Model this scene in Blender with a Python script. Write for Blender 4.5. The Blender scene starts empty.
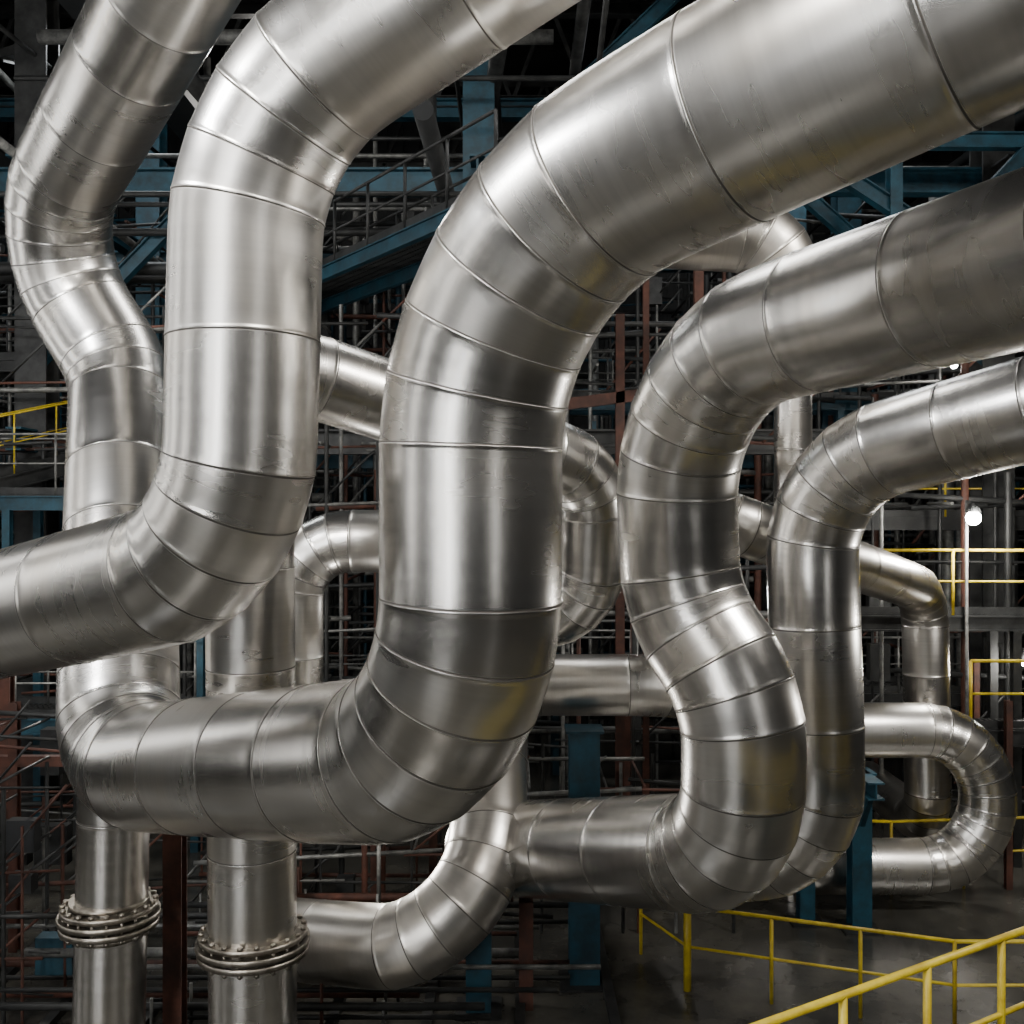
import bpy, math, random, bmesh
import numpy as np
from mathutils import Vector, Matrix
random.seed(7); np.random.seed(7)
S=bpy.context.scene
COL=S.collection

# ------------------------------------------------------------------ materials
def newmat(name):
    m=bpy.data.materials.new(name); m.use_nodes=True
    nt=m.node_tree; b=nt.nodes['Principled BSDF']
    return m,nt,b
def ramp(nt,stops):
    r=nt.nodes.new('ShaderNodeValToRGB'); e=r.color_ramp.elements
    while len(e)<len(stops): e.new(0.5)
    for i,(p,c) in enumerate(stops):
        e[i].position=p; e[i].color=(c[0],c[1],c[2],1) if not isinstance(c,(int,float)) else (c,c,c,1)
    return r
def cladding_mat(name,tone=(0.755,0.735,0.70),rough=0.25):
    m,nt,b=newmat(name); N=nt.nodes; L=nt.links
    pc=N.new('ShaderNodeAttribute'); pc.attribute_name='pc'
    sd=N.new('ShaderNodeAttribute'); sd.attribute_name='seamd'
    sg=N.new('ShaderNodeAttribute'); sg.attribute_name='segr'
    def mp(sc):
        n=N.new('ShaderNodeMapping'); n.inputs['Scale'].default_value=sc
        L.new(pc.outputs['Vector'],n.inputs['Vector']); return n
    def noise(sc,detail=4,scale=1,r=0.55):
        n=N.new('ShaderNodeTexNoise'); n.inputs['Scale'].default_value=scale
        n.inputs['Detail'].default_value=detail; n.inputs['Roughness'].default_value=r
        L.new(mp(sc).outputs[0],n.inputs['Vector']); return n
    brush=noise((0.5,0.5,34),1)
    brush2=noise((0.35,0.35,12),1)
    smear=noise((7,7,1.2),1)
    mott=noise((1.5,1.5,1.4),2,1,0.45)
    def math_(op,a,bv,c=None):
        n=N.new('ShaderNodeMath'); n.operation=op
        for i,x in enumerate((a,bv,c)):
            if x is None: continue
            if isinstance(x,(int,float)): n.inputs[i].default_value=x
            else: L.new(x,n.inputs[i])
        return n.outputs[0]
    r1=ramp(nt,[(0.22,tuple(c*0.74 for c in tone)),(0.5,tone),(0.80,tuple(min(1,c*1.14) for c in tone))])
    mix=math_('MULTIPLY',mott.outputs['Fac'],0.36)
    mix=math_('MULTIPLY_ADD',brush.outputs['Fac'],0.24,mix)
    mix=math_('MULTIPLY_ADD',brush2.outputs['Fac'],0.24,mix)
    mix=math_('MULTIPLY_ADD',smear.outputs['Fac'],0.16,mix)
    sgo=math_('MULTIPLY_ADD',sg.outputs['Fac'],0.14,-0.07)
    mix=math_('ADD',mix,sgo)
    L.new(mix,r1.inputs[0])
    st=ramp(nt,[(0.50,0.0),(0.72,1.0)]); L.new(mott.outputs['Fac'],st.inputs[0])
    mx=N.new('ShaderNodeMixRGB'); mx.blend_type='MULTIPLY'; mx.inputs[2].default_value=(0.84,0.78,0.68,1)
    stf=math_('MULTIPLY',st.outputs[0],0.4); L.new(stf,mx.inputs[0]); L.new(r1.outputs[0],mx.inputs[1])
    sr=ramp(nt,[(0.0,1.0),(0.18,1.0),(0.38,0.0)])
    sdn=math_('MULTIPLY',sd.outputs['Fac'],50.0); L.new(sdn,sr.inputs[0])
    mx2=N.new('ShaderNodeMixRGB'); mx2.inputs[2].default_value=(0.035,0.027,0.02,1)
    sf=math_('MULTIPLY',sr.outputs[0],0.85); L.new(sf,mx2.inputs[0]); L.new(mx.outputs[0],mx2.inputs[1])
    L.new(mx2.outputs[0],b.inputs['Base Color'])
    b.inputs['Metallic'].default_value=1.0
    rr=math_('MULTIPLY_ADD',mott.outputs['Fac'],0.08,rough-0.06)
    rr=math_('MULTIPLY_ADD',brush2.outputs['Fac'],0.04,rr)
    rr=math_('MULTIPLY_ADD',sr.outputs[0],0.35,rr)
    rr=math_('MULTIPLY_ADD',sg.outputs['Fac'],0.04,rr)
    L.new(rr,b.inputs['Roughness'])
    b.inputs['Anisotropic'].default_value=0.45
    tg=N.new('ShaderNodeTangent'); tg.direction_type='UV_MAP'; tg.uv_map='UVMap'
    L.new(tg.outputs[0],b.inputs['Tangent'])
    bp2=N.new('ShaderNodeBump'); bp2.inputs['Strength'].default_value=0.4; bp2.inputs['Distance'].default_value=0.011
    wav=noise((1.9,1.9,1.6),0,1,0.4)
    L.new(wav.outputs['Fac'],bp2.inputs['Height'])
    L.new(bp2.outputs[0],b.inputs['Normal'])
    return m
CLAD=cladding_mat('brushed_aluminium_cladding')
CLAD_OLD=cladding_mat('weathered_cladding',(0.64,0.615,0.575),0.28)

def paint_mat(name,c1,c2,rough=0.5,metal=0.0,scale=3,spec=0.5):
    m,nt,b=newmat(name); N=nt.nodes; L=nt.links
    tc=N.new('ShaderNodeTexCoord'); n=N.new('ShaderNodeTexNoise')
    n.inputs['Scale'].default_value=scale; n.inputs['Detail'].default_value=8; n.inputs['Roughness'].default_value=0.65
    L.new(tc.outputs['Object'],n.inputs['Vector'])
    r=ramp(nt,[(0.35,c1),(0.68,c2)]); L.new(n.outputs['Fac'],r.inputs[0]); L.new(r.outputs[0],b.inputs['Base Color'])
    b.inputs['Roughness'].default_value=rough; b.inputs['Metallic'].default_value=metal
    bp=N.new('ShaderNodeBump'); bp.inputs['Strength'].default_value=0.3; bp.inputs['Distance'].default_value=0.01
    L.new(n.outputs['Fac'],bp.inputs['Height']); L.new(bp.outputs[0],b.inputs['Normal'])
    return m
BLUE=paint_mat('blue_structural_paint',(0.004,0.024,0.036),(0.008,0.068,0.105),0.55)
DARK=paint_mat('dark_steel',(0.012,0.013,0.013),(0.042,0.043,0.042),0.5,0.3)
RUST=paint_mat('red_oxide_steel',(0.032,0.013,0.008),(0.11,0.038,0.023),0.7)
YEL=paint_mat('yellow_safety_paint',(0.40,0.28,0.010),(0.66,0.51,0.025),0.4,0,6)
GALV=paint_mat('galvanised_steel',(0.07,0.072,0.070),(0.26,0.26,0.245),0.5,0.5,5)
FLG=paint_mat('flange_steel',(0.20,0.18,0.15),(0.50,0.46,0.40),0.38,1.0,9)
ROPE=paint_mat('wet_concrete_floor',(0.022,0.022,0.020),(0.095,0.09,0.076),0.25,0,0.8)
WALL=paint_mat('wall_sheeting',(0.012,0.013,0.014),(0.034,0.036,0.036),0.6,0.2,0.6)
def emis(name,c,s,base=None):
    m,nt,b=newmat(name); b.inputs['Emission Color'].default_value=(*c,1); b.inputs['Emission Strength'].default_value=s
    N=nt.nodes; n=N.new('ShaderNodeTexNoise'); n.inputs['Scale'].default_value=3
    r=ramp(nt,[(0.3,0.8),(0.7,1.0)]); nt.links.new(n.outputs['Fac'],r.inputs[0]); nt.links.new(r.outputs[0],b.inputs['Base Color'])
    return m
LAMP=emis('lamp_diffuser',(1.0,0.95,0.86),150)
GLOW=emis('added_panel_glow',(0.98,0.98,0.98),18)  # emission for the added panels that the pipes reflect
GLOW_DIM=emis('added_panel_glow_dim',(1.0,0.98,0.95),5.2)  # weaker emission for the other added panels

# ------------------------------------------------------------------ mesh builder
class MB:
    def __init__(s): s.v=[];s.f=[];s.m=[];s.mats=[];s.sm=[]
    def mi(s,m):
        if m not in s.mats: s.mats.append(m)
        return s.mats.index(m)
    def beam(s,a,b,w,h,mat,up=(0,0,1)):
        a=Vector(a);b=Vector(b);d=(b-a)
        if d.length<1e-6:return
        d.normalize();u=Vector(up)
        if abs(d.dot(u))>.95:u=Vector((0,1,0))
        sx=d.cross(u).normalized();sz=sx.cross(d).normalized()
        i=len(s.v);k=s.mi(mat)
        for p in (a,b):
            for q,r in((-1,-1),(1,-1),(1,1),(-1,1)):
                s.v.append(p+sx*q*w/2+sz*r*h/2)
        for f in((0,3,2,1),(4,5,6,7),(0,1,5,4),(1,2,6,5),(2,3,7,6),(3,0,4,7)):
            s.f.append([i+x for x in f]);s.m.append(k);s.sm.append(False)
    def ibeam(s,a,b,w,h,mat,t=None):
        a=Vector(a);b=Vector(b);d=(b-a).normalized();u=Vector((0,0,1))
        if abs(d.dot(u))>.95:u=Vector((0,1,0))
        sx=d.cross(u).normalized();sz=sx.cross(d).normalized();t=t or h*0.09
        s.beam(a+sz*(h/2-t/2),b+sz*(h/2-t/2),w,t,mat,sz)
        s.beam(a-sz*(h/2-t/2),b-sz*(h/2-t/2),w,t,mat,sz)
        s.beam(a,b,t,h-2*t+.002,mat,sz)
    def cyl(s,a,b,r,mat,n=12,r2=None,cap=True):
        a=Vector(a);b=Vector(b);d=(b-a).normalized();u=Vector((0,0,1)) if abs(d.z)<.9 else Vector((1,0,0))
        x=d.cross(u).normalized();y=d.cross(x).normalized();i=len(s.v);k=s.mi(mat);r2=r if r2 is None else r2
        for p,rr in((a,r),(b,r2)):
            for j in range(n):
                t=2*math.pi*j/n;s.v.append(p+x*rr*math.cos(t)+y*rr*math.sin(t))
        for j in range(n):
            s.f.append([i+j,i+(j+1)%n,i+n+(j+1)%n,i+n+j]);s.m.append(k);s.sm.append(True)
        if cap:
            s.f.append([i+j for j in range(n)][::-1]);s.m.append(k);s.sm.append(False)
            s.f.append([i+n+j for j in range(n)]);s.m.append(k);s.sm.append(False)
    def obj(s,name):
        me=bpy.data.meshes.new(name);me.from_pydata([tuple(v) for v in s.v],[],s.f)
        for m in s.mats: me.materials.append(m)
        me.polygons.foreach_set('material_index',s.m);me.polygons.foreach_set('use_smooth',s.sm)
        me.update();o=bpy.data.objects.new(name,me);COL.objects.link(o);return o

# ------------------------------------------------------------------ pipe sweep
def fillet(pts,rad,step=0.02):
    P=[np.array(p,float) for p in pts];out=[];cur=P[0]
    def seg(a,b):
        n=max(1,int(np.linalg.norm(b-a)/step))
        for i in range(n): out.append(a+(b-a)*i/n)
    for i in range(1,len(P)-1):
        a=P[i]-P[i-1];b=P[i+1]-P[i];la=np.linalg.norm(a);lb=np.linalg.norm(b);a/=la;b/=lb
        th=math.acos(max(-1,min(1,float(a@b))));r=rad[i-1]
        t=r*math.tan(th/2)
        room=min(np.linalg.norm(P[i]-cur)*0.995, lb*(0.60 if i<len(P)-2 else 0.98))
        if t>room: t=room;r=t/math.tan(th/2)
        A=P[i]-a*t;B=P[i]+b*t;seg(cur,A)
        nrm=b-a*(a@b);nrm/=np.linalg.norm(nrm);C=A+nrm*r
        n=max(3,int(r*th/step))
        for j in range(n):
            q=th*j/n;out.append(C-nrm*r*math.cos(q)+a*r*math.sin(q))
        cur=B
    seg(cur,P[-1]);out.append(P[-1]);return np.array(out)

def pipe(name,pts,rad,R,mat=None,nseg=72,seam_ang=15,seam_len=1.0,facet=0.45,seed=None):
    rng=random.Random(seed if seed is not None else len(pts)*17+int(R*100)+int(abs(pts[0][0])*10))
    D=fillet(pts,rad);dl=np.linalg.norm(np.diff(D,axis=0),axis=1);keep=np.concatenate([[True],dl>1e-5]);D=D[keep]
    dl=np.linalg.norm(np.diff(D,axis=0),axis=1);s=np.concatenate([[0],np.cumsum(dl)])
    T=np.gradient(D,s,axis=0);T/=np.linalg.norm(T,axis=1)[:,None]
    u=np.cross(T[0],[0,1,0.01]);u/=np.linalg.norm(u);U=[u]
    for i in range(1,len(D)):
        u=U[-1]-T[i]*(U[-1]@T[i]);u/=np.linalg.norm(u);U.append(u)
    U=np.array(U);V=np.cross(T,U)
    Lt=s[-1]
    seams=[0.0];ang=0;last=0;lim=seam_len*rng.uniform(.7,1.1)
    for i in range(1,len(D)):
        ang+=math.degrees(math.acos(max(-1,min(1,float(T[i]@T[i-1])))))
        if (ang>=seam_ang and s[i]-last>=0.5*R) or s[i]-last>=lim:
            if Lt-s[i]>0.15:
                seams.append(s[i]);last=s[i];ang=0;lim=seam_len*rng.uniform(.75,1.15)
    seams.append(Lt)
    th=np.linspace(0,2*math.pi,nseg+1)[:-1];c=np.cos(th);sn=np.sin(th)
    def at(q,r):
        p=np.array([np.interp(q,s,D[:,k]) for k in range(3)])
        uu=np.array([np.interp(q,s,U[:,k]) for k in range(3)]);vv=np.array([np.interp(q,s,V[:,k]) for k in range(3)])
        return p+r*(c[:,None]*uu+sn[:,None]*vv)
    verts=[];pc=[];sd=[];sg=[];ss=[]
    for j in range(len(seams)-1):
        a,b=seams[j],seams[j+1];l=b-a
        offs=[0.0,.004,.010,.018]
        n=max(2,int((l-.05)/0.06))
        offs+=list(np.linspace(.02,l-.04,n+1)[1:])+[l-.024,l-.016,l-.009,l-.004,l]
        if j<len(seams)-2: offs=offs[:-1]
        val=rng.random();Ra=at(a,R);Rb=at(b,R)
        for o in offs:
            d=min(o,l-o);rr=R
            lip=0.004
            if l-o<.018: rr=R+lip
            elif l-o<.026: rr=R+lip*.4
            if l-o<.005: rr=R+lip*.8
            if o<.002 and j>0: rr=R-.001
            q=a+o;t=o/l
            sm=at(q,rr);li=Ra*(1-t)+Rb*t
            li=li+(sm-at(q,R))
            verts.append(sm*(1-facet)+li*facet)
            pc.append(np.stack([c*R+val*3.1,sn*R+val*1.7,np.full(nseg,q)],1));sd.append(np.full(nseg,d));sg.append(np.full(nseg,val));ss.append(q)
    nr=len(verts);verts=np.concatenate(verts)
    i=np.arange(nr-1)[:,None]*nseg;jj=np.arange(nseg)[None,:];j2=(jj+1)%nseg
    F=np.stack([i+jj,i+j2,i+nseg+j2,i+nseg+jj],-1).reshape(-1,4)
    faces=F.tolist()+[list(range(nseg))[::-1],[(nr-1)*nseg+k for k in range(nseg)]]
    me=bpy.data.meshes.new(name);me.from_pydata(verts.tolist(),[],faces)
    at1=me.attributes.new('pc','FLOAT_VECTOR','POINT');at1.data.foreach_set('vector',np.concatenate(pc).astype(np.float32).ravel())
    at2=me.attributes.new('seamd','FLOAT','POINT');at2.data.foreach_set('value',np.concatenate(sd).astype(np.float32))
    at3=me.attributes.new('segr','FLOAT','POINT');at3.data.foreach_set('value',np.concatenate(sg).astype(np.float32))
    uv=me.uv_layers.new(name='UVMap')
    lv=np.zeros(len(me.loops),np.int32);me.loops.foreach_get('vertex_index',lv)
    ring=lv//nseg;k=(lv%nseg).astype(float)
    nq=(nr-1)*nseg
    kq=k[:nq*4].reshape(-1,4);kk=kq.copy();wrap=(kq.max(1)-kq.min(1))>1.5
    kk[wrap]=np.where(kk[wrap]==0,nseg,kk[wrap]);k[:nq*4]=kk.ravel()
    uvd=np.stack([k/nseg*2*math.pi*R,np.array(ss)[ring]],1).astype(np.float32)
    uv.data.foreach_set('uv',uvd.ravel())
    me.materials.append(mat or CLAD)
    me.polygons.foreach_set('use_smooth',[True]*(len(faces)-2)+[False,False])
    me.update();o=bpy.data.objects.new(name,me);COL.objects.link(o);return o

# camera-height is 6 m above the hall floor
pipe('insulated_steel_pipe',[(-1.6,8.3,12.4),(-5.96,12.8,9.46),(-4.80,12.6,7.72),(-3.92,10.2,3.45),(-.27,6.75,4.38),(-.27,6.7,7.72),(2.74,4.4,8.63),(4.4,3.2,9.1)],
     [1.5,1.5,1.0,1.35,1.75,3],0.60,nseg=96,seam_ang=12)
pipe('insulated_steel_pipe',[(1.3,5.6,10.02),(-1.76,6.8,8.62),(-1.80,6.8,5.69),(-6.01,9.3,4.75),(-8.5,10.8,4.2)],[1.35,1.05,3],0.50,nseg=96,seam_ang=13)
pipe('insulated_steel_pipe',[(5.4,2.8,7.82),(1.45,9.3,7.37),(1.56,9.5,5.14),(2.07,9.1,4.36),(2.08,9.3,2.90),(-.37,12.95,1.76)],[1.85,1.25,1.25,0.95],0.55,nseg=96,seam_ang=13,facet=.35)
pipe('insulated_steel_pipe',[(7.5,6.8,7.75),(3.30,11.4,6.49),(3.45,11.4,2.24),(2.14,12.3,1.80),(1.5,15.0,1.05)],[1.25,1.1,.7],0.50,nseg=80)
pipe('insulated_steel_pipe',[(2.3,14.5,6.2),(2.11,11.5,6.0),(6.69,16.6,4.74),(6.75,16.6,.9),(6.75,19.5,.9)],[.6,.75,.6],0.36,CLAD_OLD,nseg=56)
pipe('insulated_steel_pipe',[(-1.1,17.5,3.7),(-1.1,13.8,3.67),(2.4,13.8,3.67),(4.5,15.5,2.70),(7.20,15.5,2.70),(7.20,15.5,.64),(3.2,15.5,.64)],[.7,2,2,1.02,1.02],0.41,nseg=64,seam_ang=13)
pipe('insulated_steel_pipe',[(-.25,13.35,3.65),(-.30,11.0,1.22),(-3.15,12.4,.88),(-3.9,16.5,.86)],[1.15,.7],0.455,CLAD_OLD,nseg=72)
pipe('insulated_steel_pipe',[(.3,17,9.8),(.3,12.4,9.50),(3.72,12.4,9.32),(2.85,12.6,7.9),(2.4,13.2,7.1),(2.7,16.5,7.0)],[.7,.75,1,.6],0.46,CLAD_OLD,nseg=56)
pipe('standpipe',[(4.39,16,0),(4.39,16,8.6),(4.39,19,8.7)],[.5],0.29,nseg=40)

def flange(parent,x,y,z,R,n=20):
    g=MB()
    for dz,rr,h in((-.16,R*.80,.05),(-.085,R,.055),(0.0,R*1.03,.055),(.085,R*.98,.05),(.15,R*.80,.04)):
        g.cyl((x,y,z+dz),(x,y,z+dz+h),rr,FLG,48)
    for i in range(n):
        t=2*math.pi*i/n;a=x+math.cos(t)*R*.92;b=y+math.sin(t)*R*.92
        g.cyl((a,b,z-.13),(a,b,z+.17),.016,FLG,8)
        g.cyl((a,b,z+.135),(a,b,z+.165),.028,FLG,6);g.cyl((a,b,z-.12),(a,b,z-.088),.028,FLG,6)
    o=g.obj('bolted_flange');o.parent=parent;return o
r1=pipe('flanged_riser_pipe',[(-2.52,10,0),(-2.52,9.8,7.50),(1.0,12.2,6.50),(.97,12.8,4.50),(-.55,13.3,4.85),(-1.1,13.8,5.61),(-2.97,13.8,5.61),(-2.97,13.8,2.4),(-2.97,17.5,2.4)],
     [.52,.9,.85,.8,.6,.8,.6],0.42,nseg=64)
flange(r1,-2.52,9.97,1.80,.53)
r2=pipe('flanged_riser_pipe',[(-4.05,10.25,0),(-3.98,10.25,3.35)],[],0.345,nseg=56)
flange(r2,-4.03,10.25,1.95,.475)

# ------------------------------------------------------------------ supports near the pipes
def support(x,y,top,w=.36,span=1.5,axis='x',mat=BLUE,arm=True):
    g=MB();g.ibeam((x,y,0.02),(x,y,top-.02),w,w,mat)
    g.beam((x,y,0),(x,y,.03),w+.25,w+.25,DARK)
    g.beam((x,y,top-.03),(x,y,top),w+.1,w+.1,mat)
    if arm:
        d=(span/2,0) if axis=='x' else (0,span/2)
        g.ibeam((x-d[0],y-d[1],top-.12),(x+d[0],y+d[1],top-.12),w*.8,.24,mat)
        g.beam((x-d[0]*.7,y-d[1]*.7,top-.24),(x,y,top-.9),.07,.07,mat)
        g.beam((x+d[0]*.7,y+d[1]*.7,top-.24),(x,y,top-.9),.07,.07,mat)
    return g.obj('pipe_support_column')
support(.92,13.1,3.24,.38,1.2,'y',arm=False)
support(5.0,14.75,2.28,.28,1.4,'y')
support(4.3,15.0,1.9,.22,.5,'y')
support(-.40,12.35,1.15,.30,.5,'x',arm=False)

# ------------------------------------------------------------------ railings / catwalks
def railing(g,pts,h=1.1,mat=YEL,r=.024,post=1.1,z=0,kick=True):
    for a,b in zip(pts[:-1],pts[1:]):
        a=Vector((a[0],a[1],a[2] if len(a)>2 else z));b=Vector((b[0],b[1],b[2] if len(b)>2 else z))
        for hh,rr in((h,r),(h*.52,r*.75)):
            g.cyl(a+Vector((0,0,hh)),b+Vector((0,0,hh)),rr,mat,10)
        n=max(1,round((b-a).length/post))
        for i in range(n+1):
            p=a.lerp(b,i/n);g.cyl(p,p+Vector((0,0,h)),r,mat,10)
        if kick: g.beam(a+Vector((0,0,.08)),b+Vector((0,0,.08)),.012,.12,DARK)
g=MB();railing(g,[(1.75,13.9,0),(2.2,12.85,0),(5.1,11.8,0),(8.5,11.8,0)],1.05,post=.95,kick=False);g.cyl((2.2,12.85,0),(2.2,12.85,1.12),.05,YEL,12);g.obj('yellow_safety_railing')
g=MB();railing(g,[(2.4,16.6,0),(6,16.2,0),(12,16.8,0)],1.1,post=1.2,kick=False,r=.024);g.obj('yellow_safety_railing')
def catwalk(name,a,b,w,mat=DARK,rail=YEL,legs=True,side=(1,1),h=1.1,edge=BLUE,post=1.3,rr=.022,legto=0):
    g=MB();a=Vector(a);b=Vector(b);d=(b-a).normalized();n=Vector((-d.y,d.x,0))
    for k in(-1,1): g.ibeam(a+n*k*w/2-Vector((0,0,.14)),b+n*k*w/2-Vector((0,0,.14)),.12,.26,edge)
    L=(b-a).length;m=int(L/.09)
    for i in range(m+1):
        p=a+d*(L*i/m);g.beam(p-n*w/2,p+n*w/2,.012,.035,mat)
    for i in range(9):
        q=n*(-w/2+w*i/8);g.beam(a+q,b+q,.008,.03,mat)
    for k,sd_ in((-1,side[0]),(1,side[1])):
        if sd_:
            q=n*k*w/2;railing(g,[tuple(a+q),tuple(b+q)],h,rail,rr,post)
    if legs:
        m=max(1,int(L/3))
        for i in range(m+1):
            for k in(-1,1):
                p=a+d*(L*i/m)+n*k*(w/2);g.ibeam((p.x,p.y,legto),(p.x,p.y,p.z-.27),.14,.14,edge)
    return g.obj(name)
catwalk('yellow_railed_walkway',(1.95-1.0,5.0,1.92),(1.95+5.2,5.0+3.79,1.92),1.1,DARK,YEL,True,(0,1),1.1,post=.78,rr=.027)

catwalk('catwalk',(-6.5,24.5,10.6),(.3,14.9,10.6),1.3,DARK,DARK,False,edge=BLUE,rr=.03)
catwalk('catwalk',(-16,19,6.3),(-5.6,19,6.3),1.2,DARK,GALV,True,edge=BLUE)
catwalk('catwalk',(-11,17.0,6.0),(-7.9,21.0,7.4),.9,DARK,YEL,False,(1,1),edge=DARK,rr=.016)
catwalk('catwalk',(-15,22,9.2),(-6,22,9.2),1.2,DARK,DARK,True,edge=DARK)
catwalk('catwalk',(5.4,17.9,4.25),(18,17.5,4.25),.9,DARK,YEL,True,(1,0),edge=DARK,rr=.028,post=2)
catwalk('catwalk',(7.4,16.9,2.5),(18,16.7,2.5),.8,DARK,YEL,False,(1,0),edge=DARK,rr=.027,post=2)
catwalk('catwalk',(7.0,21.5,5.9),(18,20.8,5.9),1.2,DARK,YEL,True,(1,0),edge=DARK,rr=.024,post=2)
catwalk('catwalk',(1,24,8.6),(14,24,8.6),1.2,DARK,GALV,True,edge=BLUE)
catwalk('catwalk',(-4,21,2.4),(9,21,2.4),1.2,DARK,GALV,True,edge=DARK)
catwalk('catwalk',(-16,17.5,2.6),(-5.6,17.5,2.6),1.2,DARK,GALV,True,edge=BLUE)

g=MB()
for x,y,mt in((-.66,20.5,BLUE),(-9.5,20.5,DARK),(9.6,20.5,DARK),(-9.5,27,BLUE),(-.66,27,DARK),(8.8,27,BLUE),(15,20.5,BLUE),(6.5,24,BLUE)):
    g.ibeam((x,y,0),(x,y,19.8),.62,.62,mt)
for y,mt in((20.5,DARK),(27,BLUE)):
    for z in(7.4,12.6,16.6): g.ibeam((-18,y,z),(18,y,z),.34,.5,mt if z!=12.6 else BLUE)
for x in(-9.5,-.66,9.6):
    for z in(7.4,12.6): g.ibeam((x,19.5,z),(x,33,z),.3,.45,BLUE if x<0 else DARK)
for a,b in(((-.66,20.5,12.6),(3.5,20.5,16.6)),((9.6,20.5,9.0),(5.8,20.5,12.4)),((9.6,20.5,9.0),(13,20.5,12.4)),((-9.5,20.5,9),(-6,20.5,12.6)),((5.2,18.5,12.6),(7.8,18.5,10.9)),((7.8,18.5,10.9),(9.4,18.5,12.6)),((4.6,18.5,12.7),(14,18.5,12.7)),((6.9,18.5,12.7),(6.9,18.5,9.6)),((6.9,18.5,9.6),(12,18.5,9.6))):
    g.ibeam(a,b,.22,.28,BLUE)
g.obj('blue_steel_frame')

g=MB()
for y in(12,17,22,27,32):
    for z in(16.8,19.4): g.ibeam((-20,y,z),(20,y,z),.22,.3,DARK)
    n=20
    for i in range(n):
        x=-20+2*i;g.beam((x,y,16.8),(x+1,y,19.4),.1,.1,DARK);g.beam((x+1,y,19.4),(x+2,y,16.8),.1,.1,DARK)
for x in range(-18,19,4): g.ibeam((x,11,19.6),(x,33,19.6),.16,.22,DARK)
g.obj('roof_truss')
g=MB();rg=random.Random(12)
for i in range(22):
    x=rg.uniform(-15,12);z=rg.uniform(11.5,16.2);g.cyl((x,15,z),(x+rg.uniform(-2,2),33,z),rg.choice((.05,.08,.12,.16)),rg.choice((GALV,DARK,DARK,WALL)),12)
for i in range(20):
    y=rg.uniform(16,30);z=rg.uniform(10.5,16.4);x=rg.uniform(-16,-6);g.cyl((x,y,z),(x+rg.uniform(6,14),y,z),rg.choice((.05,.08,.14)),rg.choice((GALV,DARK,DARK)),12)
for x in (-13.5,-7.2): g.beam((x,14.5,14.9),(x,33,14.9),.9,.6,WALL)
g.obj('overhead_conduit_run')

def scaffold(name,x0,x1,y0,y1,zmax,dx,dz,mats,r=.045,seed=1,skip=.25):
    rg=random.Random(seed);g=MB()
    xs=list(np.arange(x0,x1,dx));ys=[y0,y1]
    for x in xs:
        for y in ys:
            xx=x+rg.uniform(-.25,.25);m=rg.choice(mats)
            rr=r*rg.choice((.7,1,1,1.8));zt=zmax*rg.uniform(.55,1)
            g.cyl((xx,y,0),(xx,y,zt),rr,m,8,cap=False)
    z=dz*.6
    while z<zmax:
        for y in ys:
            x=x0
            while x<x1:
                l=rg.uniform(1.2,4.5)
                if rg.random()>skip: g.cyl((x,y,z+rg.uniform(-.2,.2)),(min(x+l,x1),y,z+rg.uniform(-.05,.05)),r*rg.choice((.6,.8,1.3)),rg.choice(mats),8)
                x+=l*rg.uniform(.7,1.1)
        for x in xs:
            if rg.random()>.5: g.cyl((x,y0,z),(x,y1,z),r*.7,rg.choice(mats),8)
            if rg.random()>.75: g.cyl((x,y0,z),(x+dx,y0,z+dz),r*.6,rg.choice(mats),8)
            if rg.random()>.88: g.beam((x,(y0+y1)/2,z),(x,(y0+y1)/2,z+rg.uniform(.2,.7)),rg.uniform(.15,.5),rg.uniform(.15,.4),rg.choice((DARK,WALL,DARK,BLUE)))
        z+=dz
    return g.obj(name)
scaffold('tube_scaffold',-15,15,18.6,19.7,10,1.15,1.1,[DARK,RUST,GALV,DARK,DARK],.04,3)
scaffold('tube_scaffold',-17,17,22.8,25.6,13,.7,.8,[DARK,GALV,RUST,DARK,DARK,GALV],.045,5)
scaffold('tube_scaffold',-18,18,29,31,15,.6,.7,[GALV,DARK,BLUE,GALV,DARK],.05,8)
scaffold('tube_scaffold',-8,3.2,14.6,16.2,2.4,.55,.45,[RUST,DARK,DARK,GALV],.026,9)
scaffold('tube_scaffold',-9,-5.3,12.0,13.4,3.6,.42,.5,[RUST,DARK,DARK,DARK],.026,19)
g=MB();rg=random.Random(31)
for i in range(18):
    y=11.2+i*.2;z=.18+rg.choice((0,.0,.22,.4));x0=rg.uniform(-8,-3);x1=rg.uniform(-1.2,1.5)
    g.cyl((x0,y,z),(x1,y,z),rg.choice((.03,.045,.06)),rg.choice((GALV,DARK,RUST,DARK)),10)
    for k in range(rg.randint(1,3)):
        xx=rg.uniform(x0,x1)
        if abs(xx+.3)>1.0: g.cyl((xx,y,0),(xx,y,z+rg.uniform(.1,.5)),.02,rg.choice((RUST,GALV)),8)
for x in np.arange(-7.6,1.5,1.1): g.beam((x,11,.05),(x,14.8,.05),.12,.1,DARK)
g.obj('floor_pipe_run')
g=MB()
for x,y,zt,w in((-3.62,11.0,2.6,.2),(-4.75,11.6,2.6,.12),(.17,12.4,1.3,.17),(1.75,16.6,9.2,.14),(2.95,16.2,10.2,.14),(2.25,17.2,10,.10),(7.9,16.3,3.0,.10),(8.2,18.1,3.4,.10),(-2.0,15.3,3.0,.2),(-1.2,15.6,2.5,.12),(-6.8,14,3.4,.12),(-7.4,15,4,.16),(1.9,17.2,3.3,.15)):
    g.ibeam((x,y,0),(x,y,zt),w,w,RUST)
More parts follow.
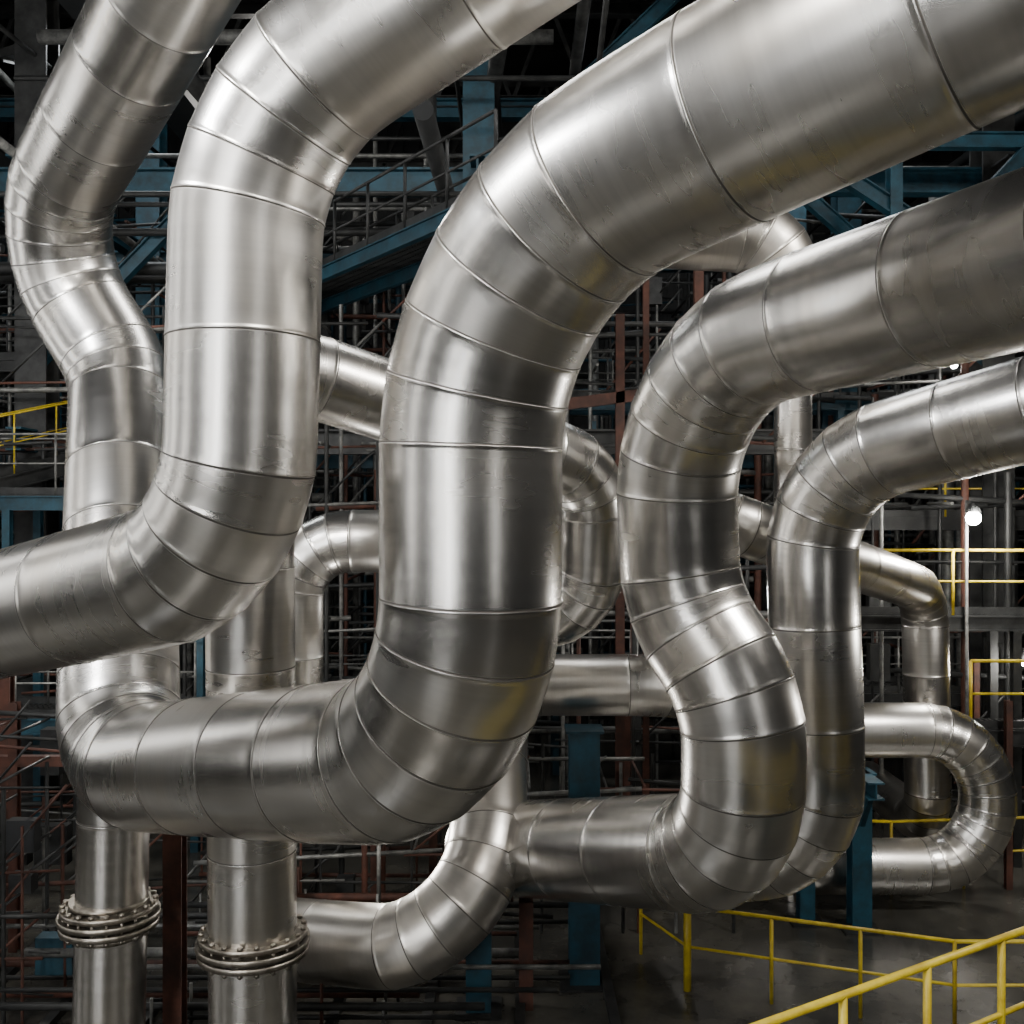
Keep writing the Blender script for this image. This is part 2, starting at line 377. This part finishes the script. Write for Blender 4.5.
g.beam((.9,16.6,7.75),(2.5,16.6,7.95),.14,.18,RUST);g.beam((-8,14,2.6),(-5.6,14,2.6),.12,.14,RUST);g.beam((-3.6,15.3,2.2),(.2,15.3,2.2),.12,.14,RUST)
g.obj('red_oxide_steel_frame')
g=MB();rg=random.Random(4)
for i in range(34):
    x=rg.choice((-1,1))*rg.uniform(1,15);y=rg.uniform(20,33);r=rg.choice((.06,.09,.14))
    g.cyl((x,y,0),(x,y,rg.uniform(7,17)),r,GALV,12)
for i in range(18):
    z=rg.uniform(1,14);y=rg.uniform(21.5,33);x=rg.uniform(-15,4);g.cyl((x,y,z),(x+rg.uniform(5,12),y,z),rg.choice((.05,.08,.12)),rg.choice((GALV,DARK)),12)
g.obj('utility_pipe_bank')

# ------------------------------------------------------------------ hall shell
def slab(name,a,b,mat):
    g=MB();x0,y0,z0=a;x1,y1,z1=b
    g.beam(((x0+x1)/2,y0,(z0+z1)/2),((x0+x1)/2,y1,(z0+z1)/2),abs(x1-x0),abs(z1-z0),mat);return g.obj(name)
slab('floor',(-20,-12,-.2),(20,36,0),ROPE)
slab('ceiling',(-20,-12,20),(20,36,20.2),WALL)
def ribwall(name,p0,p1,z1,mat,nrm):
    g=MB();p0=Vector(p0);p1=Vector(p1);L=(p1-p0).length;d=(p1-p0).normalized();n=Vector(nrm)
    g.beam(p0+Vector((0,0,z1/2)),p1+Vector((0,0,z1/2)),.2,z1,mat)
    m=int(L/.55)
    for i in range(m+1):
        q=p0+d*(L*i/m)+n*.14;g.beam(q,q+Vector((0,0,z1)),.16,.1,mat if i%3 else DARK)
    return g.obj(name)
ribwall('wall_back',(-20,36.1,0),(20,36.1,0),20,WALL,(0,-1,0))
ribwall('wall_front',(-20,-12.1,0),(20,-12.1,0),20,WALL,(0,1,0))
ribwall('wall_left',(-20.1,-12,0),(-20.1,36,0),20,WALL,(1,0,0))
ribwall('wall_right',(20.1,-12,0),(20.1,36,0),20,WALL,(-1,0,0))
def added_glow_panel(name,cx,z0,z1,w,mat,wall='front'):  # framed glowing panel, added to put highlights on the cladding
    g=MB()
    if wall=='front': P=lambda u,z,o:(cx+u,-11.85+o,z)
    elif wall=='left': P=lambda u,z,o:(-19.80+o,cx+u,z)
    else: P=lambda u,z,o:(19.80-o,cx+u,z)
    g.beam(P(-w/2,(z0+z1)/2,0),P(w/2,(z0+z1)/2,0),.03,z1-z0,mat)
    for u in(-w/2,0,w/2): g.beam(P(u,z0,.05),P(u,z1,.05),.10,.10,DARK)
    n=max(1,int((z1-z0)/1.5))
    for i in range(n+1):
        z=z0+(z1-z0)*i/n;g.beam(P(-w/2-.05,z,.05),P(w/2+.05,z,.05),.10,.08,DARK)
    return g.obj(name)
added_glow_panel('added_glow_panel_1',-8.6,2.5,17,2.0,GLOW)  # unseen panels behind the camera, added for long highlights on upright pipes
added_glow_panel('added_glow_panel_2',-14.2,2.5,17,1.3,GLOW)
added_glow_panel('added_glow_panel_3',11.5,3,16,1.5,GLOW_DIM)
added_glow_panel('added_glow_panel_4',1.0,4,16,1.8,GLOW_DIM,'left')  # unseen left-wall panels, added to brighten the pipe runs facing left
added_glow_panel('added_glow_panel_5',9.5,4,16,2.1,GLOW_DIM,'left')
added_glow_panel('added_glow_panel_6',17.0,4,16,2.1,GLOW_DIM,'left')

# ------------------------------------------------------------------ lights
def added_softbox_light(loc,target,sx,sy,power,col=(1,.95,.88)):  # unseen softbox with a housing
    loc=Vector(loc);d=(Vector(target)-loc).normalized()
    l=bpy.data.lights.new('lamp','AREA');l.shape='RECTANGLE';l.size=sx;l.size_y=sy;l.energy=power;l.color=col
    q=d.to_track_quat('-Z','Y')
    e=bpy.data.objects.new('added_softbox',None);COL.objects.link(e);e.location=loc;e.rotation_euler=q.to_euler()
    o=bpy.data.objects.new('lamp_panel',l);COL.objects.link(o);o.parent=e
    g=MB();g.beam((0,-sy/2-.08,.12),(0,sy/2+.08,.12),sx+.16,.18,DARK)
    for k in(-1,1):
        g.beam((k*(sx/2+.05),-sy/2-.05,.0),(k*(sx/2+.05),sy/2+.05,.0),.05,.12,DARK)
    h=g.obj('softbox_housing');h.parent=e
    return e
added_softbox_light((-5.0,-1.0,13.0),(-.5,8,5.5),1.5,.9,950,(1,.96,.90))
added_softbox_light((4.5,-2.5,13.5),(1.5,8,5.5),1.2,.8,480,(1,.95,.88))
added_softbox_light((-9.5,4.5,13.0),(-2,9,6),2.5,.7,800,(.97,.98,1))
added_softbox_light((9.0,6.5,12.5),(2,10,5),2.5,.7,750,(1,.96,.90))
added_softbox_light((0,15.5,15.5),(0,13,4),4,1.2,270,(1,.98,.95))
added_softbox_light((-9,22,16),(-8,24,4),4,1.2,300,(.92,.97,1))
added_softbox_light((6,22,16),(5,25,4),4,1.2,300,(.94,.97,1))
def bulkhead(x,y,z,pole=True,r=.09,power=60):
    g=MB()
    if pole:
        g.cyl((x,y+.25,0),(x,y+.25,z+.3),.028,GALV,10);g.cyl((x,y+.25,z+.28),(x,y,z+.22),.022,GALV,8)
    g.cyl((x,y,z+.26),(x,y,z+r*.8),.04,DARK,16,r*1.1)
    o=g.obj('pole_lamp' if pole else 'work_lamp')
    me=bpy.data.meshes.new('bulb')
    bm=bmesh.new();bmesh.ops.create_uvsphere(bm,u_segments=16,v_segments=10,radius=r);
    for f in bm.faces:f.smooth=True
    bm.to_mesh(me);bm.free();me.materials.append(LAMP)
    b=bpy.data.objects.new('bulb',me);COL.objects.link(b);b.location=(x,y,z);b.parent=o
    l=bpy.data.lights.new('bulb_light','POINT');l.energy=power;l.shadow_soft_size=.15;l.color=(1,.96,.9)
    lo=bpy.data.objects.new('bulb_light',l);COL.objects.link(lo);lo.location=(x,y-.25,z-.12);lo.parent=o
bulkhead(7.66,17.0,5.9,True,.12,380)
bulkhead(8.2,19.0,8.72,False,.06,90)
bulkhead(9.0,18.0,3.35,True,.06,90)
bulkhead(-7,17,9.5,False,.05,130)  # lamp added to brighten the left background
bulkhead(2.5,19.0,4.5,True,.04,110)  # lamp added behind the pipes to lift the clutter
bulkhead(-6.5,16.5,4.2,True,.04,110)  # another added lamp, for the low background on the left
bulkhead(-1.75,13.2,2.3,True,.04,60)  # lamp added below the pipes to light the dark floor area
bulkhead(-5.5,24,15.5,False,.06,200)  # lamp added under the roof to show trusses and conduits
bulkhead(8.6,12.6,4.4,True,.08,170)  # out-of-view lamp added to light the floor

w=bpy.data.worlds.new('hall_ambient');S.world=w;w.use_nodes=True
bg=w.node_tree.nodes['Background'];bg.inputs[0].default_value=(.7,.78,.85,1);bg.inputs[1].default_value=.03

cam=bpy.data.cameras.new('camera');cam.sensor_width=36;cam.lens=36;cam.clip_end=200
c=bpy.data.objects.new('camera',cam);COL.objects.link(c);c.location=(0,0,6);c.rotation_euler=(math.radians(90),0,0)
S.camera=c
